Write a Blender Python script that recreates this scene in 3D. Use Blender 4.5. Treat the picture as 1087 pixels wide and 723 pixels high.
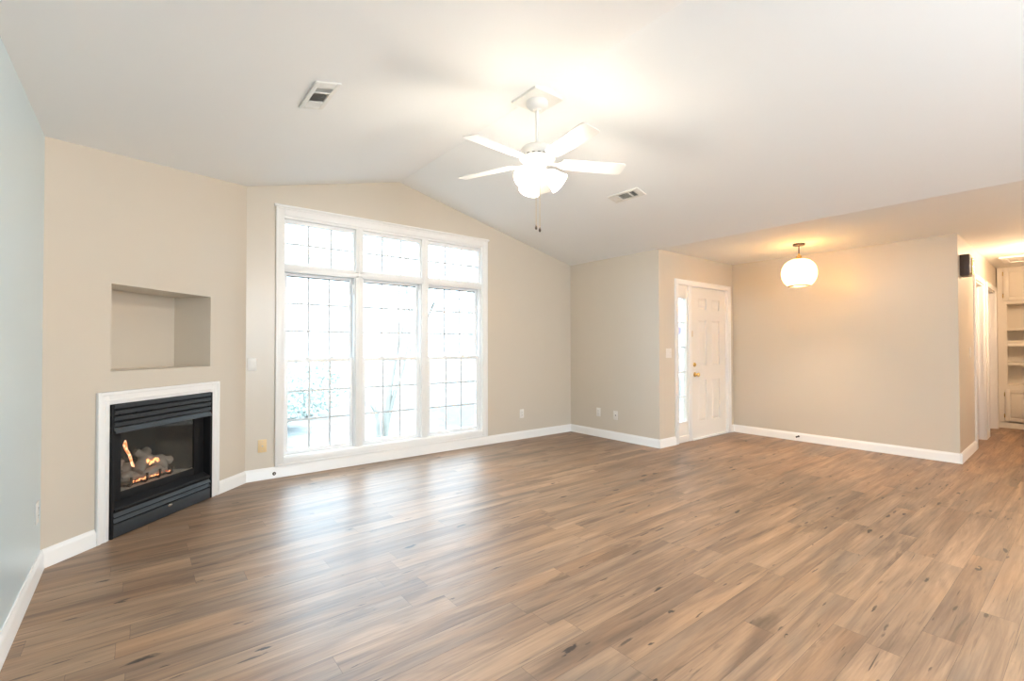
import bpy, bmesh, math, random
from mathutils import Matrix, Vector, Euler, noise

# ------------------------------------------------------------------ scene, camera, light
for o in list(bpy.data.objects):
    bpy.data.objects.remove(o, do_unlink=True)
S = bpy.context.scene
COL = S.collection
R = math.radians
PI = math.pi
SQ = math.sqrt(0.5)

S.view_settings.view_transform = 'Standard'
S.view_settings.look = 'None'
S.view_settings.exposure = 1.60
S.view_settings.gamma = 1.0
S.view_settings.use_curve_mapping = False
S.render.engine = 'CYCLES'
S.cycles.use_denoising = True
S.render.filter_size = 1.1
S.cycles.max_bounces = 14
S.cycles.diffuse_bounces = 8
S.cycles.glossy_bounces = 4
S.cycles.transparent_max_bounces = 16
S.cycles.transmission_bounces = 8
S.cycles.sample_clamp_indirect = 6.0
S.cycles.caustics_reflective = False
S.cycles.caustics_refractive = False

CAM_H, FOCAL, PITCH, YAW, ROLL = 1.2423, 501.0, 0.0133, 0.6687, -0.0014
cam = bpy.data.cameras.new('camera')
cam.sensor_width = 36.0
cam.lens = FOCAL / 1087.0 * 36.0
cam.clip_start = 0.02
cam_o = bpy.data.objects.new('camera', cam)
COL.objects.link(cam_o)
S.camera = cam_o
_r = Vector((math.cos(YAW), -math.sin(YAW), 0))
_f = Vector((math.sin(YAW) * math.cos(PITCH), math.cos(YAW) * math.cos(PITCH), math.sin(PITCH)))
_u = _r.cross(_f)
_r2 = _r * math.cos(ROLL) + _u * math.sin(ROLL)
_u2 = _u * math.cos(ROLL) - _r * math.sin(ROLL)
M = Matrix((_r2, _u2, -_f)).transposed().to_4x4()
M.translation = (0, 0, CAM_H)
cam_o.matrix_world = M

SKY = 7.0                                            # overcast zenith; the horizon is a third of it
W = bpy.data.worlds.new('overcast_sky')
S.world = W
W.use_nodes = True
_nt = W.node_tree
_bg = _nt.nodes['Background']
_tc = _nt.nodes.new('ShaderNodeTexCoord')
_sp = _nt.nodes.new('ShaderNodeSeparateXYZ')
_mr = _nt.nodes.new('ShaderNodeMapRange')             # overcast sky: L = Lz (1 + 2 sin h) / 3
_mr.inputs[1].default_value, _mr.inputs[2].default_value = 0.0, 1.0
_mr.inputs[3].default_value, _mr.inputs[4].default_value = SKY / 3, SKY
_nt.links.new(_tc.outputs['Generated'], _sp.inputs[0])
_nt.links.new(_sp.outputs[2], _mr.inputs[0])
_nt.links.new(_mr.outputs[0], _bg.inputs[1])
_bg.inputs[0].default_value = (0.70, 0.87, 1.0, 1)

FAN_W, PENDANT_W, HALL_W, FILL_W = 7.5, 33.0, 21.0, 40.0
WARM = (1.0, 0.89, 0.76)
AMBER = (1.0, 0.68, 0.43)

def portal(name, loc, rot, sx, sy):
    l = bpy.data.lights.new(name, 'AREA')
    l.shape = 'RECTANGLE'
    l.size, l.size_y = sx, sy
    l.cycles.is_portal = True
    o = bpy.data.objects.new(name, l)
    o.location, o.rotation_euler = loc, rot
    COL.objects.link(o)
portal('daylight_portal', (2.25, 5.12, 1.36), (R(-90), 0, 0), 2.4, 2.5)
portal('daylight_portal', (5.53, 3.60, 1.07), (R(-90), 0, 0), 0.22, 1.65)
portal('daylight_portal', (2.0, -2.78, 1.15), (R(90), 0, 0), 3.0, 2.1)

def lamp(name, loc, watts, color, radius):
    l = bpy.data.lights.new(name, 'POINT')
    l.energy, l.color, l.shadow_soft_size = watts, color, radius
    o = bpy.data.objects.new(name, l)
    o.location = loc
    COL.objects.link(o)
    return o

lamp('fill_light_right', (5.6, -1.5, 2.15), FILL_W * 0.35, WARM, 0.25)  # added fill light behind the camera, no fixture there
lamp('fill_light_back', (2.28, -1.8, 2.1), FILL_W * 1.5, (0.96, 0.97, 1.0), 0.25)  # second added fill, cooler, also out of view

# ------------------------------------------------------------------ layout (metres)
XL, XB, XP, XE = -0.4276, 5.0006, 6.8265, 10.33     # left wall, entry side wall, right wall, hall end
YA, YC, YH = 4.931, 3.4195, 0.9909                   # window wall, door wall, hall wall
XD, YD = 0.7718, 3.7317                              # ends of the diagonal wall
XR, ZR, H = 2.2865, 3.096, 2.44                      # ridge, flat ceiling
KS = (ZR - H) / (XR - XL)
YBACK = -2.7
DL = math.hypot(XD - XL, YA - YD)                    # length of the diagonal wall
def ceil_z(x):
    return ZR - abs(x - XR) * KS if x < XB else H

# ------------------------------------------------------------------ mesh helpers
class MB:
    def __init__(s):
        s.bm = bmesh.new()
    def box(s, x0, x1, y0, y1, z0, z1, bev=0.0, seg=2):
        r = bmesh.ops.create_cube(s.bm, size=1.0)
        vs = r['verts']
        for v in vs:
            v.co = Vector(((x0 + x1) / 2 + v.co.x * (x1 - x0), (y0 + y1) / 2 + v.co.y * (y1 - y0), (z0 + z1) / 2 + v.co.z * (z1 - z0)))
        if bev > 0:
            es = list({e for v in vs for e in v.link_edges})
            bmesh.ops.bevel(s.bm, geom=es, offset=bev, segments=seg, profile=0.5, affect='EDGES')
        return s
    def hexa(s, p):
        vs = [s.bm.verts.new(q) for q in p]
        for f in ((0, 3, 2, 1), (4, 5, 6, 7), (0, 1, 5, 4), (1, 2, 6, 5), (2, 3, 7, 6), (3, 0, 4, 7)):
            s.bm.faces.new([vs[i] for i in f])
        return s
    def lathe(s, prof, seg=32, mat=None, cap=True):
        mat = mat or Matrix.Identity(4)
        rings = []
        for r, z in prof:
            if r < 1e-6:
                rings.append([s.bm.verts.new(mat @ Vector((0, 0, z)))])
            else:
                rings.append([s.bm.verts.new(mat @ Vector((r * math.cos(2 * PI * i / seg), r * math.sin(2 * PI * i / seg), z))) for i in range(seg)])
        for a, b in zip(rings, rings[1:]):
            for i in range(seg):
                j = (i + 1) % seg
                if len(a) == 1 and len(b) == 1:
                    continue
                if len(a) == 1:
                    s.bm.faces.new((a[0], b[i], b[j]))
                elif len(b) == 1:
                    s.bm.faces.new((a[i], b[0], a[j]))
                else:
                    s.bm.faces.new((a[i], b[i], b[j], a[j]))
        if cap:
            for rg in (rings[0], rings[-1]):
                if len(rg) > 2:
                    s.bm.faces.new(rg)
        return s
    def tube(s, pts, rad, seg=10):
        pts = [Vector(p) for p in pts]
        n = len(pts)
        rads = rad if isinstance(rad, (list, tuple)) else [rad] * n
        rings = []
        for i, p in enumerate(pts):
            d = (pts[min(i + 1, n - 1)] - pts[max(i - 1, 0)]).normalized()
            ref = Vector((0, 0, 1)) if abs(d.z) < 0.9 else Vector((1, 0, 0))
            a = d.cross(ref).normalized()
            b = d.cross(a)
            rings.append([s.bm.verts.new(p + (a * math.cos(2 * PI * k / seg) + b * math.sin(2 * PI * k / seg)) * rads[i]) for k in range(seg)])
        for q, w in zip(rings, rings[1:]):
            for k in range(seg):
                s.bm.faces.new((q[k], q[(k + 1) % seg], w[(k + 1) % seg], w[k]))
        s.bm.faces.new(rings[0])
        s.bm.faces.new(rings[-1])
        return s
    def prism(s, poly, a0, a1, axis):
        """poly: 2D outline; axis 'x': (y,z) outline swept along x; 'y': (x,z); 'z': (x,y)."""
        def P(u, v, t):
            return {'x': (t, u, v), 'y': (u, t, v), 'z': (u, v, t)}[axis]
        A = [s.bm.verts.new(P(u, v, a0)) for u, v in poly]
        B = [s.bm.verts.new(P(u, v, a1)) for u, v in poly]
        n = len(poly)
        for i in range(n):
            j = (i + 1) % n
            s.bm.faces.new((A[i], A[j], B[j], B[i]))
        s.bm.faces.new(A)
        s.bm.faces.new(B)
        return s
    def frame(s, x0, x1, z0, z1, w, y0, y1, wb=None, wt=None, bev=0.002):
        """rectangular frame in the local wall plane: outer x0..x1, z0..z1, bar width w"""
        wb = w if wb is None else wb
        wt = w if wt is None else wt
        s.box(x0, x0 + w, y0, y1, z0, z1, bev)
        s.box(x1 - w, x1, y0, y1, z0, z1, bev)
        s.box(x0 + w, x1 - w, y0, y1, z1 - wt, z1, bev)
        if wb > 0:
            s.box(x0 + w, x1 - w, y0, y1, z0, z0 + wb, bev)
        return s
    def sheet(s, outline, holes, thick):
        """upright slab in local x,z from y=0 back to y=thick with rectangular holes"""
        bm = bmesh.new()
        loops = [outline] + [[(a, c), (b, c), (b, d), (a, d)] for a, b, c, d in holes]
        for lp in loops:
            vs = [bm.verts.new((x, 0, z)) for x, z in lp]
            for i in range(len(vs)):
                bm.edges.new((vs[i], vs[(i + 1) % len(vs)]))
        bmesh.ops.triangle_fill(bm, use_beauty=True, use_dissolve=False, edges=bm.edges[:])
        r = bmesh.ops.extrude_face_region(bm, geom=bm.faces[:])
        for v in r['geom']:
            if isinstance(v, bmesh.types.BMVert):
                v.co.y += thick
        me = bpy.data.meshes.new('tmp')
        bm.to_mesh(me)
        bm.free()
        s.bm.from_mesh(me)
        bpy.data.meshes.remove(me)
        return s
    def build(s, name, mat, parent=None, loc=(0, 0, 0), rot=(0, 0, 0), smooth=35):
        bmesh.ops.recalc_face_normals(s.bm, faces=s.bm.faces[:])
        me = bpy.data.meshes.new(name)
        s.bm.to_mesh(me)
        s.bm.free()
        for m in (mat if isinstance(mat, (list, tuple)) else [mat]):
            me.materials.append(m)
        if smooth:
            for p in me.polygons:
                p.use_smooth = True
            me.set_sharp_from_angle(angle=R(smooth))
        o = bpy.data.objects.new(name, me)
        COL.objects.link(o)
        o.location, o.rotation_euler = loc, rot
        if parent is not None:
            o.parent = parent
        return o

def tag(o, label=None, cat=None, group=None, kind=None):
    if label: o['label'] = label
    if cat: o['category'] = cat
    if group: o['group'] = group
    if kind: o['kind'] = kind
    return o
def struct(o):
    o['kind'] = 'structure'
    return o
def empty(name, loc=(0, 0, 0), rot=(0, 0, 0)):
    o = bpy.data.objects.new(name, None)
    o.empty_display_size = 0.1
    o.location, o.rotation_euler = loc, rot
    COL.objects.link(o)
    return o
def dup(root, loc, rot, label, group=None):
    r = root.copy()
    COL.objects.link(r)
    r.location, r.rotation_euler = loc, rot
    r['label'] = label
    if group: r['group'] = group
    for ch in list(root.children):
        c = ch.copy(); COL.objects.link(c); c.parent = r
        for g in ch.children:
            d = g.copy(); COL.objects.link(d); d.parent = c
    return r

# ------------------------------------------------------------------ materials
def base_mat(name):
    m = bpy.data.materials.new(name)
    m.use_nodes = True
    nt = m.node_tree
    return m, nt, nt.nodes['Principled BSDF']
def N(nt, t, **kw):
    n = nt.nodes.new(t)
    for k, v in kw.items():
        setattr(n, k, v)
    return n
def paint(name, col, rough=0.5, spec=0.5, metal=0.0, var=0.03, scale=6.0, bump=0.0, bscale=180.0):
    m, nt, p = base_mat(name)
    tc = N(nt, 'ShaderNodeTexCoord')
    nz = N(nt, 'ShaderNodeTexNoise')
    nz.inputs['Scale'].default_value = scale
    nz.inputs['Detail'].default_value = 3
    nt.links.new(tc.outputs['Object'], nz.inputs['Vector'])
    mx = N(nt, 'ShaderNodeMix', data_type='RGBA')
    mx.inputs[6].default_value = tuple(c * (1 - var) for c in col) + (1,)
    mx.inputs[7].default_value = tuple(min(1, c * (1 + var)) for c in col) + (1,)
    nt.links.new(nz.outputs['Fac'], mx.inputs[0])
    nt.links.new(mx.outputs[2], p.inputs['Base Color'])
    p.inputs['Roughness'].default_value = rough
    p.inputs['Metallic'].default_value = metal
    p.inputs['Specular IOR Level'].default_value = spec
    if bump:
        n2 = N(nt, 'ShaderNodeTexNoise')
        n2.inputs['Scale'].default_value = bscale
        nt.links.new(tc.outputs['Object'], n2.inputs['Vector'])
        b = N(nt, 'ShaderNodeBump')
        b.inputs['Strength'].default_value = bump
        b.inputs['Distance'].default_value = 0.002
        nt.links.new(n2.outputs['Fac'], b.inputs['Height'])
        nt.links.new(b.outputs['Normal'], p.inputs['Normal'])
    return m
def emit(name, col, strength):
    m = bpy.data.materials.new(name)
    m.use_nodes = True
    nt = m.node_tree
    nt.nodes.clear()
    e = N(nt, 'ShaderNodeEmission')
    e.inputs[0].default_value = (*col, 1)
    e.inputs[1].default_value = strength
    o = N(nt, 'ShaderNodeOutputMaterial')
    nt.links.new(e.outputs[0], o.inputs[0])
    return m
def clear_glass(name, tint=(0.97, 0.99, 1.0), refl=0.6):
    m = bpy.data.materials.new(name)
    m.use_nodes = True
    nt = m.node_tree
    nt.nodes.clear()
    t = N(nt, 'ShaderNodeBsdfTransparent')
    t.inputs[0].default_value = (*tint, 1)
    g = N(nt, 'ShaderNodeBsdfGlossy')
    g.inputs['Roughness'].default_value = 0.02
    f = N(nt, 'ShaderNodeFresnel')
    f.inputs['IOR'].default_value = 1.45
    k = N(nt, 'ShaderNodeMath', operation='MULTIPLY')
    k.inputs[1].default_value = refl
    mx = N(nt, 'ShaderNodeMixShader')
    o = N(nt, 'ShaderNodeOutputMaterial')
    nt.links.new(f.outputs[0], k.inputs[0])
    nt.links.new(k.outputs[0], mx.inputs[0])
    nt.links.new(t.outputs[0], mx.inputs[1])
    nt.links.new(g.outputs[0], mx.inputs[2])
    nt.links.new(mx.outputs[0], o.inputs[0])
    return m
def milk_glass(name, col, trans=0.75, glow=0.0, glow_col=(1, 0.9, 0.75), crackle=0.0):
    m = bpy.data.materials.new(name)
    m.use_nodes = True
    nt = m.node_tree
    nt.nodes.clear()
    d = N(nt, 'ShaderNodeBsdfDiffuse')
    t = N(nt, 'ShaderNodeBsdfTranslucent')
    d.inputs[0].default_value = t.inputs[0].default_value = (*col, 1)
    if crackle:
        tc = N(nt, 'ShaderNodeTexCoord')
        v = N(nt, 'ShaderNodeTexVoronoi', feature='DISTANCE_TO_EDGE')
        v.inputs['Scale'].default_value = 24
        nt.links.new(tc.outputs['Object'], v.inputs['Vector'])
        mr = N(nt, 'ShaderNodeMapRange')
        mr.inputs[1].default_value, mr.inputs[2].default_value = 0.0, 0.12
        mr.inputs[3].default_value, mr.inputs[4].default_value = 1 - crackle, 1.0
        nt.links.new(v.outputs['Distance'], mr.inputs[0])
        mc = N(nt, 'ShaderNodeMix', data_type='RGBA', blend_type='MULTIPLY')
        mc.inputs[0].default_value = 1
        mc.inputs[6].default_value = (*col, 1)
        nt.links.new(mr.outputs[0], mc.inputs[7])
        nt.links.new(mc.outputs[2], t.inputs[0])
        nt.links.new(mc.outputs[2], d.inputs[0])
    mx = N(nt, 'ShaderNodeMixShader')
    mx.inputs[0].default_value = trans
    nt.links.new(d.outputs[0], mx.inputs[1])
    nt.links.new(t.outputs[0], mx.inputs[2])
    g = N(nt, 'ShaderNodeBsdfGlossy')
    g.inputs['Roughness'].default_value = 0.15
    m2 = N(nt, 'ShaderNodeMixShader')
    m2.inputs[0].default_value = 0.05
    nt.links.new(mx.outputs[0], m2.inputs[1])
    nt.links.new(g.outputs[0], m2.inputs[2])
    out = N(nt, 'ShaderNodeOutputMaterial')
    last = m2
    if glow:
        e = N(nt, 'ShaderNodeEmission')
        e.inputs[0].default_value = (*glow_col, 1)
        e.inputs[1].default_value = glow
        ad = N(nt, 'ShaderNodeAddShader')
        nt.links.new(m2.outputs[0], ad.inputs[0])
        nt.links.new(e.outputs[0], ad.inputs[1])
        last = ad
    nt.links.new(last.outputs[0], out.inputs[0])
    return m

def wood_floor():
    m, nt, p = base_mat('plank_floor')
    L = nt.links.new
    def math_(op, a, b=None, c=None):
        n = N(nt, 'ShaderNodeMath', operation=op)
        for i, v in enumerate((a, b, c)):
            if v is None: continue
            if isinstance(v, (int, float)): n.inputs[i].default_value = v
            else: L(v, n.inputs[i])
        return n.outputs[0]
    def comb(x, y, z=0.0):
        n = N(nt, 'ShaderNodeCombineXYZ')
        for i, v in enumerate((x, y, z)):
            if isinstance(v, (int, float)): n.inputs[i].default_value = v
            else: L(v, n.inputs[i])
        return n.outputs[0]
    def mix(f, a, b, mode='MIX'):
        n = N(nt, 'ShaderNodeMix', data_type='RGBA', blend_type=mode)
        for i, v in ((0, f), (6, a), (7, b)):
            if isinstance(v, (int, float)): n.inputs[i].default_value = v
            elif isinstance(v, tuple): n.inputs[i].default_value = v + (1,)
            else: L(v, n.inputs[i])
        return n.outputs[2]
    tc = N(nt, 'ShaderNodeTexCoord')
    sp = N(nt, 'ShaderNodeSeparateXYZ')
    L(tc.outputs['Object'], sp.inputs[0])
    x, y = sp.outputs[0], sp.outputs[1]
    PW, PL = 0.130, 1.22
    row = math_('FLOOR', math_('DIVIDE', y, PW))
    w1 = N(nt, 'ShaderNodeTexWhiteNoise', noise_dimensions='1D')
    L(row, w1.inputs['W'])
    xs = math_('ADD', math_('DIVIDE', x, PL), math_('MULTIPLY', w1.outputs[0], 7.3))
    colm = math_('FLOOR', xs)
    w2 = N(nt, 'ShaderNodeTexWhiteNoise', noise_dimensions='2D')
    L(comb(row, colm), w2.inputs['Vector'])
    rnd, rcol = w2.outputs[0], w2.outputs[1]
    # seams
    fy = math_('FRACT', math_('DIVIDE', y, PW))
    fx = math_('FRACT', xs)
    ey = math_('MULTIPLY', math_('MINIMUM', fy, math_('SUBTRACT', 1.0, fy)), PW)
    ex = math_('MULTIPLY', math_('MINIMUM', fx, math_('SUBTRACT', 1.0, fx)), PL)
    seam = math_('LESS_THAN', math_('MINIMUM', ey, ex), 0.0010)
    # grain, offset per plank
    ox = math_('ADD', x, math_('MULTIPLY', rnd, 37.0))
    def nz(vec, scale, detail, rough=0.55, dist=0.0):
        n = N(nt, 'ShaderNodeTexNoise')
        n.inputs['Scale'].default_value = scale
        n.inputs['Detail'].default_value = detail
        n.inputs['Roughness'].default_value = rough
        n.inputs['Distortion'].default_value = dist
        L(vec, n.inputs['Vector'])
        return n.outputs['Fac']
    rz = math_('MULTIPLY', rnd, 11.0)
    broad = nz(comb(math_('MULTIPLY', ox, 0.9), math_('MULTIPLY', y, 8.0), rz), 1.0, 4, 0.6, 0.8)
    fine = nz(comb(math_('MULTIPLY', ox, 2.6), math_('MULTIPLY', y, 70.0), rz), 1.0, 5, 0.65, 0.4)
    streak = nz(comb(math_('MULTIPLY', ox, 1.3), math_('MULTIPLY', y, 26.0), rz), 1.0, 4, 0.6, 1.2)
    def ramp(f, stops):
        n = N(nt, 'ShaderNodeValToRGB')
        cr = n.color_ramp
        while len(cr.elements) < len(stops): cr.elements.new(0.5)
        for e, (q, c) in zip(cr.elements, stops):
            e.position = q
            e.color = (*c, 1)
        L(f, n.inputs[0])
        return n.outputs[0]
    plank = ramp(rnd, [(0.0, (0.285, 0.178, 0.112)), (0.25, (0.340, 0.222, 0.146)), (0.5, (0.262, 0.182, 0.128)),
                       (0.75, (0.385, 0.258, 0.172)), (1.0, (0.315, 0.198, 0.122))])
    c = mix(ramp(broad, [(0.35, (0, 0, 0)), (0.7, (1, 1, 1))]), mix(0.55, plank, (0.130, 0.092, 0.070)), mix(0.45, plank, (0.56, 0.38, 0.24)))
    c = mix(ramp(fine, [(0.42, (0, 0, 0)), (0.72, (0.62, 0.62, 0.62))]), c, mix(0.50, c, (0.08, 0.052, 0.036)))
    c = mix(ramp(streak, [(0.60, (0, 0, 0)), (0.74, (0.80, 0.80, 0.80))]), c, (0.105, 0.070, 0.050))
    patch = nz(comb(math_('MULTIPLY', ox, 1.1), math_('MULTIPLY', y, 5.0), math_('ADD', rz, 8.0)), 1.0, 3, 0.6, 0.6)
    c = mix(ramp(patch, [(0.30, (0.65, 0.65, 0.65)), (0.48, (0, 0, 0))]), c, mix(0.6, c, (0.215, 0.175, 0.140)))
    c = mix(ramp(patch, [(0.55, (0, 0, 0)), (0.72, (0.6, 0.6, 0.6))]), c, mix(0.6, c, (0.400, 0.235, 0.130)))
    # dark knots, elongated with the grain, and fine dark checks
    wob = nz(comb(math_('MULTIPLY', ox, 14.0), math_('MULTIPLY', y, 34.0), rz), 1.0, 3)
    def knots(sx, sy, smax, power, dark):
        v = N(nt, 'ShaderNodeTexVoronoi', feature='F1')
        v.inputs['Scale'].default_value = 1.0
        L(comb(math_('ADD', math_('MULTIPLY', ox, sx), math_('MULTIPLY', wob, 0.45)), math_('ADD', math_('MULTIPLY', y, sy), math_('MULTIPLY', wob, 0.60)), math_('MULTIPLY', rz, sx)), v.inputs['Vector'])
        size = N(nt, 'ShaderNodeTexWhiteNoise', noise_dimensions='3D')
        L(v.outputs['Position'], size.inputs['Vector'])
        sz = math_('MULTIPLY', math_('POWER', size.outputs[0], power), smax)
        k = math_('SUBTRACT', 1.0, math_('DIVIDE', v.outputs['Distance'], math_('ADD', sz, 0.003)))
        halo = math_('MINIMUM', math_('MAXIMUM', math_('MULTIPLY', k, 3.0), 0.0), 1.0)
        return math_('MULTIPLY', halo, dark)
    c = mix(knots(1.6, 7.0, 0.42, 3.0, 0.40), c, (0.12, 0.075, 0.050))
    c = mix(knots(3.2, 12.5, 0.20, 2.4, 0.85), c, (0.038, 0.028, 0.024))
    c = mix(knots(4.5, 30.0, 0.25, 4.0, 0.70), c, (0.060, 0.042, 0.034))
    crack = nz(comb(math_('MULTIPLY', ox, 1.7), math_('MULTIPLY', y, 44.0), math_('ADD', rz, 3.0)), 1.0, 2, 0.5, 1.6)
    c = mix(ramp(crack, [(0.70, (0, 0, 0)), (0.76, (0.8, 0.8, 0.8))]), c, (0.062, 0.044, 0.035))
    c = mix(math_('MULTIPLY', seam, 0.45), c, (0.06, 0.045, 0.035))
    gm = N(nt, 'ShaderNodeGamma')
    gm.inputs[1].default_value = 1.22
    L(c, gm.inputs[0])
    c = mix(1.0, gm.outputs[0], (1.24, 1.28, 1.33), 'MULTIPLY')
    L(c, p.inputs['Base Color'])
    rg = math_('ADD', math_('MULTIPLY', fine, 0.14), 0.34)
    L(rg, p.inputs['Roughness'])
    p.inputs['Specular IOR Level'].default_value = 0.5
    b = N(nt, 'ShaderNodeBump')
    b.inputs['Strength'].default_value = 0.12
    b.inputs['Distance'].default_value = 0.002
    L(math_('SUBTRACT', fine, math_('MULTIPLY', seam, 1.0)), b.inputs['Height'])
    L(b.outputs['Normal'], p.inputs['Normal'])
    return m

WALL = paint('beige_wall_paint', (0.637, 0.575, 0.484), 0.29, 0.6, var=0.012, scale=2.0, bump=0.05, bscale=120)
WALLC = paint('daylight_tinted_wall_paint', (0.57, 0.685, 0.725), 0.29, 0.6, var=0.012, scale=2.0, bump=0.05, bscale=120)  # left wall: bluish daylight is put into this colour
CEIL = paint('ceiling_paint', (0.87, 0.885, 0.885), 0.7, 0.3, var=0.008, scale=2.0, bump=0.08, bscale=90)
TRIM = paint('white_trim_paint', (0.86, 0.855, 0.84), 0.30, 0.5, var=0.01, scale=4)
DOORP = paint('cream_door_paint', (0.82, 0.795, 0.75), 0.36, 0.5, var=0.01, scale=4)
VINYL = paint('white_window_vinyl', (0.87, 0.875, 0.875), 0.3, 0.5, var=0.01, scale=4)
GRILLE = paint('grille_bar_grey', (0.68, 0.72, 0.74), 0.5, 0.4, var=0.02)
GASKET = paint('dark_gasket', (0.10, 0.13, 0.14), 0.6, 0.4)
GLASS = clear_glass('window_glass')
FLOOR = wood_floor()
FANW = paint('white_fan_enamel', (0.82, 0.81, 0.78), 0.35, 0.5, var=0.01)
PLASTIC = paint('white_plastic', (0.80, 0.78, 0.74), 0.35, 0.5, var=0.01)
ALMOND = paint('almond_plastic', (0.80, 0.60, 0.33), 0.4, 0.5, var=0.02)
SLOT = paint('dark_slot', (0.03, 0.028, 0.025), 0.6, 0.3)
SCREW = paint('brushed_screw_metal', (0.60, 0.58, 0.54), 0.35, 0.5, metal=1.0)
BRASS = paint('polished_brass', (0.80, 0.55, 0.20), 0.22, 0.5, metal=1.0)
BRONZE = paint('dark_bronze_metal', (0.08, 0.055, 0.040), 0.4, 0.5, metal=0.6)
BLACK = paint('black_satin_steel', (0.026, 0.033, 0.040), 0.36, 0.6, var=0.1, scale=10)
BLACKD = paint('black_matte_steel', (0.008, 0.008, 0.009), 0.6, 0.3, var=0.1, scale=10)
LINER = paint('sooty_firebox_liner', (0.030, 0.043, 0.046), 0.75, 0.3, var=0.25, scale=9)
ASH = paint('pale_refractory_floor', (0.55, 0.53, 0.47), 0.8, 0.3, var=0.15, scale=14)
LOGM = paint('ashen_ceramic_log', (0.30, 0.27, 0.235), 0.85, 0.2, var=0.45, scale=16, bump=0.9, bscale=30)
CHROME = paint('chrome', (0.75, 0.75, 0.74), 0.15, 0.5, metal=1.0)
SHADEG = milk_glass('frosted_lamp_glass', (0.95, 0.93, 0.88), 0.7, 1.5, (1, 0.87, 0.70))
PENDG = milk_glass('crackled_pendant_glass', (0.93, 0.78, 0.52), 0.78, 0.12, (1, 0.72, 0.40), crackle=0.35)
DOMEG = milk_glass('flush_dome_glass', (0.95, 0.92, 0.86), 0.7, 2.5, (1, 0.82, 0.55))
BULB = emit('lit_bulb', (1.0, 0.86, 0.66), 18)
DUCT = paint('dark_duct', (0.10, 0.095, 0.085), 0.8, 0.2)
VENTW = paint('vent_white_enamel', (0.78, 0.77, 0.73), 0.4, 0.4, var=0.01)
CHIME = paint('dark_walnut_box', (0.055, 0.030, 0.020), 0.4, 0.5, var=0.3, scale=30)
SHELFP = paint('cream_cabinet_paint', (0.78, 0.74, 0.66), 0.4, 0.5, var=0.01)

# ------------------------------------------------------------------ room shell
DIAG_ROT = (0, 0, R(45))
A_ROT = (0, 0, 0)
B_ROT = (0, 0, R(-90))
L_ROT = (0, 0, R(90))

f = MB()
f.box(XL - 0.3, XE + 0.5, YBACK - 0.25, YA + 0.15, -0.12, 0.0)
struct(f.build('floor', FLOOR, smooth=0))

c = MB()
T = 0.10
c.prism([(XL - 0.15, H - 0.15 * KS), (XR, ZR), (XB, H), (XB + 0.12, H), (XB + 0.12, H + T), (XR, ZR + T), (XL - 0.15, H + T - 0.05)], YBACK - 0.2, YA + 0.15, 'y')
c.box(XB + 0.12, XE + 0.5, YBACK - 0.2, YC + 0.13, H, H + T)
struct(c.build('ceiling', CEIL, smooth=0))

def gable(x0, x1, z0=0.0, up=0.04):
    pts = [(x0, z0), (x1, z0), (x1, ceil_z(min(x1, XB)) + up)]
    if x0 < XR < x1: pts.append((XR, ZR + up))
    pts.append((x0, ceil_z(x0) + up))
    return pts

# window wall (opening for the big window)
WX0, WX1, WZ0, WZ1 = 1.055, 3.435, 0.150, 2.545
w = MB()
w.sheet(gable(XL - 0.12, XB + 0.12), [(WX0, WX1, WZ0, WZ1)], 0.15)
struct(w.build('wall_window', WALL, loc=(0, YA, 0), smooth=0))
w = MB()
w.sheet([(YBACK - 0.1, 0), (YA, 0), (YA, H + 0.01), (YBACK - 0.1, H + 0.01)], [], 0.12)
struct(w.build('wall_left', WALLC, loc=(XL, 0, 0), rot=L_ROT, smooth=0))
# diagonal fireplace wall with niche and firebox openings
NS0, NS1, NZ0, NZ1, ND = 0.402, 1.262, 1.085, 1.658, 0.33
FC = 0.825
w = MB()
w.sheet([(0, 0), (DL, 0), (DL, H + KS * (XD - XL) + 0.03), (0, H + 0.03)], [(NS0, NS1, NZ0, NZ1), (FC - 0.45, FC + 0.45, -0.0 + 0.001, 0.885)], 0.05)
q = 0.02
w.box(NS0 - q, NS0, 0.05, ND, NZ0 - q, NZ1 + q)
w.box(NS1, NS1 + q, 0.05, ND, NZ0 - q, NZ1 + q)
w.box(NS0, NS1, 0.05, ND, NZ0 - q, NZ0)
w.box(NS0, NS1, 0.05, ND, NZ1, NZ1 + q)
w.box(NS0 - q, NS1 + q, ND, ND + q, NZ0 - q, NZ1 + q)
struct(w.build('wall_diagonal', WALL, loc=(XL, YD, 0), rot=DIAG_ROT, smooth=0))
# entry side wall (projects beside the front door)
w = MB()
w.sheet([(-(YA + 0.15), 0), (-YC, 0), (-YC, H + 0.03), (-(YA + 0.15), H + 0.03)], [], 0.12)
struct(w.build('wall_entry', WALL, loc=(XB, 0, 0), rot=B_ROT, smooth=0))
# front door wall
DX0, DX1, DZ1 = 5.385, 6.672, 2.062
w = MB()
w.sheet([(XB + 0.12, 0), (DX0, 0), (DX0, DZ1), (DX1, DZ1), (DX1, 0), (XP + 0.12, 0), (XP + 0.12, H + 0.03), (XB + 0.12, H + 0.03)], [], 0.13)
struct(w.build('wall_door', WALL, loc=(0, YC, 0), smooth=0))
w = MB()
w.sheet([(-(YC + 0.1), 0), (-YH, 0), (-YH, H + 0.03), (-(YC + 0.1), H + 0.03)], [], 0.12)
struct(w.build('wall_right', WALL, loc=(XP, 0, 0), rot=B_ROT, smooth=0))
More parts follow.
